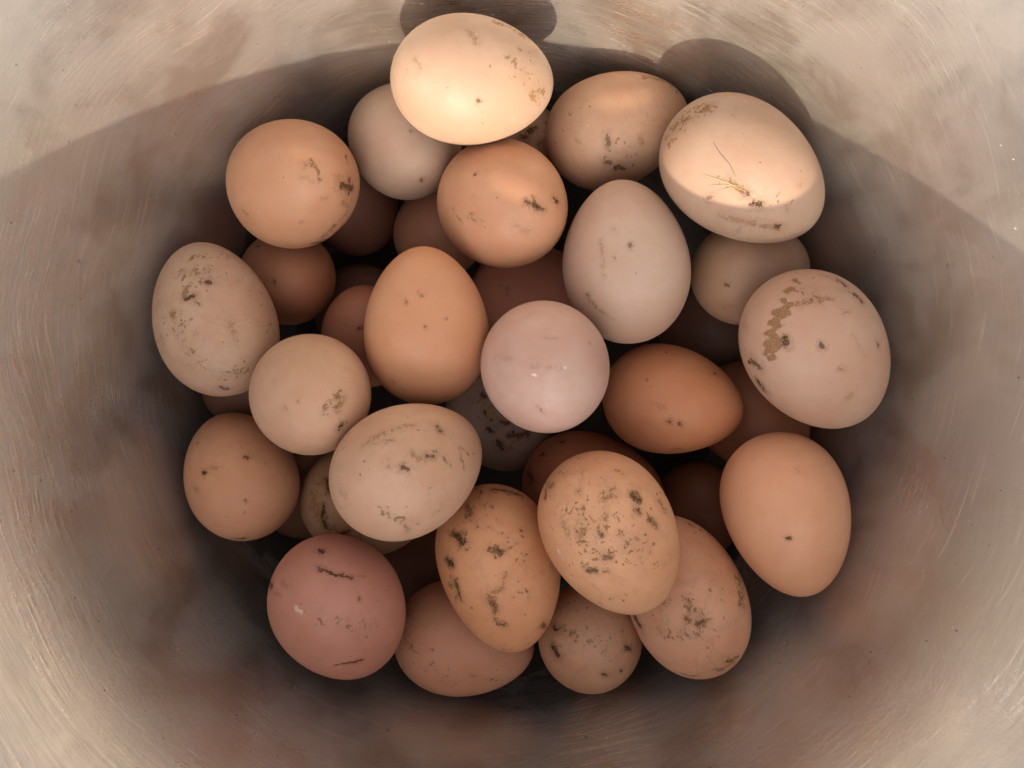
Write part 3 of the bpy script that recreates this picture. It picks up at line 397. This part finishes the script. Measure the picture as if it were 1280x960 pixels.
('smooth pale pinkish beige upright egg right of centre, faint lines down its left', (0.03952, 0.04227, 0.09198), (-0.121, 0.9863, 0.1125), 0.0284, 0.02178, 0.12, (0.56, 0.424, 0.353), 0.6, 0.35, 0.05, 0.46, [(0, -7.78, -18.4, 8.23, -7.31, -19.93, 3.05, 0.8, 0.6), (0, -7.82, -19.81, 2.64, -7.5, -20.45, -3.45, 0.8, 0.65), (0, -14.33, -15.74, -9.01, -11.57, -16.3, -13.85, 0.93, 0.75), (0, -11.57, -16.3, -13.85, -6.09, -16.6, -18.51, 0.8, 0.6), (1, -13.9, -16.03, -9.39, -13.51, -16.36, -9.39, 0.53, 0.9), (1, 1.72, -20.57, 5.87, 2.23, -20.71, 5.07, 0.8, 0.7), (1, -3.38, -21.15, 1.83, -3.38, -21.15, 1.83, 0.48, 0.7), (0, -3.43, -18.58, 11.29, -2.12, -19.21, 10.16, 1.06, 0.5)]),
('very pale pink round egg at the centre of the heap, seen end on', (0.01087, 0.00488, 0.10939), (0.0285, -0.3624, 0.9316), 0.0269, 0.02118, 0.12, (0.64, 0.47, 0.43), 0.7, 0.3, 0.04, 0.44, [(0, -3.79, -2.41, 26.1, -2.6, -3.66, 26.1, 1.0, 0.8), (0, -16.1, 8.23, 11.4, -11.49, 9.49, 17.24, 1.5, 0.35), (0, -4.75, 9.37, 22.38, 2.92, 8.57, 23.58, 1.5, 0.4), (2, -4.77, 7.11, 23.94, -4.46, 7.02, 24.12, 0.63, 1), (0, -1.7, 15.78, 15.72, 2.15, 15.91, 15.4, 0.63, 0.5), (2, 4.24, 8.82, 23.0, 4.46, 8.71, 23.0, 0.63, 0.9), (0, 3.67, -12.94, 19.22, 11.66, -14.21, 10.69, 1.25, 0.4), (1, 13.22, 12.56, 11.05, 13.22, 12.56, 11.05, 0.45, 0.5)]),
('small round beige egg seen end on, black fleck at its lower right', (-0.06717, -0.00371, 0.10364), (0.3792, -0.0932, 0.9206), 0.02577, 0.02029, 0.12, (0.651, 0.438, 0.316), 0.7, 0.5, 0.12, 0.46, [(0, 5.21, 0.95, 24.61, 3.51, -2.49, 25.01, 1.28, 0.95), (1, 4.96, -8.22, 21.84, 5.51, -6.7, 22.59, 1.15, 1), (0, -0.83, -2.66, 25.45, 4.28, 2.17, 24.82, 4.61, 0.66), (0, 7.55, 17.87, 4.6, 11.55, 16.27, 1.66, 1.02, 0.7), (0, -14.8, 5.83, 13.83, -14.17, 5.99, 14.76, 1.02, 0.6), (0, -11.98, -1.3, 19.42, -11.47, -1.81, 19.9, 1.02, 0.5), (0, -5.81, -15.84, 11.91, -2.72, -14.77, 15.36, 2.05, 0.35), (1, -8.17, 0.7, 22.94, -8.17, 0.7, 22.94, 0.56, 0.6)]),
('pale beige egg tilted up to the right with scattered grey flecks and an oval smear', (-0.0331, -0.02729, 0.11473), (0.7341, 0.3693, -0.5699), 0.02683, 0.02112, 0.13, (0.648, 0.445, 0.325), 0.7, 0.9, 0.25, 0.47, [(0, -16.32, 6.59, -16.9, -19.56, 5.78, -9.96, 0.98, 0.62), (0, -19.56, 5.78, -9.96, -20.82, 2.98, -0.96, 1.23, 0.6), (0, -17.82, 4.8, -15.36, -20.38, 1.92, -9.6, 0.86, 0.7), (0, -17.57, 6.13, -15.05, -20.94, 2.48, -4.79, 2.95, 0.42), (1, -19.82, -1.01, 5.92, -19.73, -2.94, 5.54, 0.86, 0.75), (0, -19.82, -1.01, 5.92, -19.73, -2.94, 5.54, 1.72, 0.6), (1, -19.34, -8.49, -3.65, -19.12, -8.95, -2.5, 0.98, 0.85), (0, -20.06, -5.52, -7.78, -19.41, -7.97, -6.29, 1.72, 0.85), (1, -19.23, -8.44, -0.58, -19.23, -8.44, -0.58, 0.74, 0.8), (1, -18.5, -7.07, -12.06, -18.33, -8.05, -11.37, 1.11, 0.9), (0, -19.71, -7.54, -4.41, -16.69, -12.19, 2.11, 3.45, 0.62), (1, -16.51, -9.24, 8.87, -14.8, -12.56, 7.41, 0.49, 0.8), (1, -16.51, -9.24, 8.87, -13.55, -11.5, 11.72, 0.44, 0.7), (1, -14.91, -12.05, 8.14, -12.18, -15.26, 7.04, 0.44, 0.7), (0, -7.99, -12.27, -20.72, -4.63, -19.02, -12.74, 3.94, 0.62), (0, -4.33, -17.77, -15.68, -0.85, -18.74, -14.73, 1.23, 0.7), (0, -13.37, -15.94, -7.78, -5.95, -20.16, -5.92, 3.45, 0.4), (0, -18.7, -2.78, -14.4, -18.05, -4.5, -15.05, 1.23, 0.5), (0, -15.72, -13.34, -8.87, -15.72, -13.34, -8.87, 0.74, 0.7), (0, -4.32, 1.87, -26.29, -5.03, -0.26, -26.21, 1.48, 0.4)]),
('peach egg spotted with many olive dung crumbs, on top of the lower heap', (0.03227, -0.04867, 0.11261), (0.4782, -0.8777, -0.0294), 0.02785, 0.02193, 0.1, (0.793, 0.454, 0.275), 0.8, 1.0, 0.3, 0.47, [(0, 1.27, 20.56, -11.8, 2.36, 21.36, -8.07, 2.23, 1.5), (1, 0.78, 20.8, -11.07, 2.34, 21.22, -8.83, 1.24, 0.8), (0, -0.76, 21.65, -6.92, -0.24, 21.79, -5.75, 1.48, 1.2), (1, -0.24, 21.71, -6.53, -0.24, 21.71, -6.53, 0.99, 0.8), (0, 1.35, 21.88, -3.39, 3.42, 21.46, 1.0, 2.23, 1.3), (1, 1.88, 21.84, -1.8, 2.91, 21.61, 0.2, 1.24, 0.6), (0, 9.97, 19.51, -3.78, 9.96, 19.49, -1.0, 1.73, 1.3), (0, 3.05, 16.52, -19.34, 4.08, 17.35, -17.85, 1.24, 0.95), (0, -7.64, -7.26, -24.97, -12.08, 2.23, -23.81, 1.73, 1.2), (1, -12.36, -2.25, -23.6, -14.69, -0.16, -21.76, 0.99, 0.8), (0, -17.41, 12.36, -8.83, -16.08, 13.93, -9.21, 1.73, 0.95), (0, -13.64, 16.61, -8.07, -12.61, 17.85, -4.97, 1.98, 1.3), (1, -13.37, 17.11, -6.53, -13.0, 17.49, -5.75, 0.99, 0.6), (0, -7.19, 18.34, -14.27, -3.55, 19.52, -13.92, 1.48, 0.9), (0, -8.08, 16.91, -16.27, -2.08, 19.29, -14.95, 2.97, 0.6), (0, -19.93, 9.0, -0.6, -17.9, 11.45, 4.18, 2.23, 0.95), (1, -19.11, 9.77, 2.99, -17.68, 11.92, 3.78, 0.87, 0.8), (0, -14.97, 15.75, 1.0, -7.83, 19.98, 2.99, 2.23, 0.72), (1, -14.61, 16.14, 0.6, -13.76, 16.76, 1.4, 0.99, 0.7), (1, -15.94, 13.81, 4.97, -15.94, 13.81, 4.97, 0.74, 0.9), (2, -21.56, 2.91, -6.14, -21.73, 2.93, -3.39, 0.64, 0.8), (0, -18.13, 8.72, -13.23, -19.02, 9.15, -9.96, 1.24, 0.8), (0, -14.66, 12.7, -14.95, -6.94, 20.59, 1.0, 14.35, 0.45), (0, -17.09, 6.27, -17.23, -16.91, 13.95, -2.19, 10.39, 0.42), (0, -7.27, 2.66, -26.35, -1.87, 17.32, -18.46, 4.95, 0.45), (1, -10.07, 12.89, -19.9, -10.07, 12.89, -19.9, 0.99, 0.6), (1, -10.05, 18.66, -9.59, -9.6, 18.89, -9.59, 0.74, 0.7), (0, -8.48, 20.2, -3.78, -8.49, 20.21, -3.39, 1.24, 0.8), (0, -5.54, 19.51, 8.07, 3.65, 17.4, 14.27, 2.47, 0.3), (0, -15.35, 7.84, 15.28, -12.61, 11.48, 15.62, 2.97, 0.35), (1, -2.72, 20.54, 6.53, -2.72, 20.54, 6.53, 0.62, 0.7)]),
('large cream egg half in sun with straw stuck to it, upper right', (0.07719, 0.0711, 0.10346), (0.8065, -0.5877, 0.0647), 0.02945, 0.02209, 0.11, (0.478, 0.357, 0.281), 0.6, 0.6, 0.15, 0.46, [(0, -9.29, 1.76, -27.11, -9.82, 13.35, -21.05, 6.12, 0.8), (0, -13.5, -1.39, -24.26, -12.57, 4.34, -24.5, 4.08, 0.7), (0, -10.73, 13.2, -20.45, -12.39, 17.72, -8.94, 3.06, 0.4), (1, -21.1, 1.92, 5.25, -21.1, 1.92, 5.25, 1.28, 0.9), (1, -20.22, 0.37, 8.94, -19.66, 1.31, 10.53, 1.53, 1), (1, -20.46, -0.61, 8.13, -20.46, -0.61, 8.13, 0.77, 0.9), (0, -19.51, -9.21, 3.16, -18.0, -5.97, 12.48, 1.79, 0.7), (0, -18.0, -5.97, 12.48, -14.57, -3.68, 19.83, 1.79, 0.9), (1, -14.66, -3.33, 19.83, -14.66, -3.33, 19.83, 1.15, 0.9), (0, -15.14, 4.03, 18.88, -14.77, 2.8, 19.83, 2.04, 0.7), (1, -21.54, -4.89, -3.16, -21.12, -6.44, -4.0, 1.02, 0.6), (0, -21.85, 1.99, 0.21, -21.16, 0.9, 5.25, 2.55, 0.9), (0, -21.89, 2.53, -1.06, -21.13, 2.44, 4.84, 1.53, 0.9), (0, -17.28, -9.74, 10.14, -15.29, -12.42, 10.53, 1.02, 0.6), (0, -12.55, 10.98, 17.21, -12.55, 10.98, 17.21, 1.28, 0.4), (0, -17.16, 6.39, 13.99, -17.66, 3.35, 14.73, 2.55, 0.45)]),
('pale cream egg lying on its side in full sunlight, topmost against the upper wall', (-0.01322, 0.10112, 0.10503), (0.9978, -0.0376, -0.054), 0.02702, 0.02104, 0.09, (0.52, 0.4, 0.315), 0.7, 0.6, 0.12, 0.46, [(0, -17.72, 11.32, -3.29, -18.49, 10.01, -1.36, 1.02, 0.7), (0, -18.49, 10.01, -1.36, -19.77, 6.7, 0.97, 1.27, 0.8), (0, -11.06, 16.47, 6.71, -8.56, 12.75, 17.02, 3.31, 0.75), (0, -15.34, 6.48, 14.83, -15.34, 6.48, 14.83, 1.02, 0.9), (0, -17.8, 2.39, 12.15, -10.06, -6.41, 21.35, 6.11, 0.62), (1, -17.49, -11.15, 2.13, -17.49, -11.15, 2.13, 0.76, 0.8), (0, -12.1, -5.44, -21.81, -16.43, -2.59, -17.91, 3.05, 0.4), (0, -14.97, -13.57, 5.2, -11.94, -16.83, 2.9, 2.29, 0.4), (0, -14.57, 4.17, 17.32, -9.45, 9.02, 20.11, 3.05, 0.5), (0, -16.6, 1.01, -17.91, -17.35, -1.04, -16.72, 1.27, 0.5)]),
]
FIBRES = [('straw', 0.11, [(-21.62, -0.65, -9.38), (-22.12, 0.94, -4.86), (-22.0, 2.0, -0.64), (-21.3, 2.46, 4.44)]), ('straw', 0.1, [(-21.97, -2.26, -5.69), (-22.16, 0.41, -2.33), (-21.84, 2.52, 0.64), (-21.23, 3.5, 4.02)]), ('straw', 0.09, [(-21.99, -2.8, -3.17), (-22.11, -0.13, -1.06), (-21.75, 2.51, 1.48)]), ('straw', 0.1, [(-22.08, 2.01, -3.6), (-22.0, 2.0, -0.64), (-21.63, 1.97, 2.75)]), ('hair', 0.07, [(-18.88, 8.64, -12.9), (-20.26, 7.55, -9.37), (-21.08, 6.71, -4.85), (-21.58, 4.64, -0.64)])]
STRAW_EGG = 37

egg_objs = []; SPLIT = 1.9
SHELL_TONE = (0.80, 0.69, 0.60)
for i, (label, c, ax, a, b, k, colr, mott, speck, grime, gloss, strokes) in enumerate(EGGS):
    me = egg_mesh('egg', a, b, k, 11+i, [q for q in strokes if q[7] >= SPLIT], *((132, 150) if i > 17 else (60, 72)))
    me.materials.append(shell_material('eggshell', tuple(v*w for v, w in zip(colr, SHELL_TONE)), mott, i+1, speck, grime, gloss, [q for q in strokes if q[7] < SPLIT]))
    o = bpy.data.objects.new('egg', me); col.objects.link(o)
    o.location = c; o.rotation_mode = 'QUATERNION'
    o.rotation_quaternion = Vector((0, 0, 1)).rotation_difference(Vector(ax))
    egg_objs.append(o); o['label'] = label; o['category'] = 'egg'; o['group'] = 'hen eggs heaped in the steel pot'

# straw and a dark hair stuck to the shell of one egg
def plain(name, colr, rough):
    mat = bpy.data.materials.new(name); N = NT(mat); nn = N.noise(N.coord('Object'), 900.0, 3, 0.6)
    N.put(N.bsdf.inputs['Base Color'], N.mix(nn, tuple(v*0.7 for v in colr), colr)); N.bsdf.inputs['Roughness'].default_value = rough; return mat
fib_mat = {'straw': plain('dry_straw', (0.62, 0.45, 0.20), 0.6), 'hair': plain('dark_hair', (0.16, 0.10, 0.07), 0.6)}
for kk, rad, pts in FIBRES:
    pts = [Vector(p)*0.001 for p in pts]; path = []
    for i in range(len(pts)-1):
        for q in range(5): path.append(pts[i].lerp(pts[i+1], q/5))
    path.append(pts[-1]); V = []; F = []
    for i, p in enumerate(path):
        d = (path[min(i+1, len(path)-1)]-path[max(i-1, 0)]).normalized(); nrm = p.normalized(); s_ = d.cross(nrm).normalized(); u_ = s_.cross(d)
        rr = rad*0.001*(1.0-0.5*abs(2*i/(len(path)-1)-1))
        for j in range(6):
            a = math.pi*j/3; V.append(p+s_*rr*math.cos(a)+u_*rr*0.7*math.sin(a))
    for i in range(len(path)-1):
        for j in range(6): F.append((i*6+j, i*6+(j+1) % 6, (i+1)*6+(j+1) % 6, (i+1)*6+j))
    F.append(tuple(range(5, -1, -1))); F.append(tuple(range(len(V)-6, len(V))))
    add_mesh(kk, V, F, fib_mat[kk], egg_objs[STRAW_EGG])
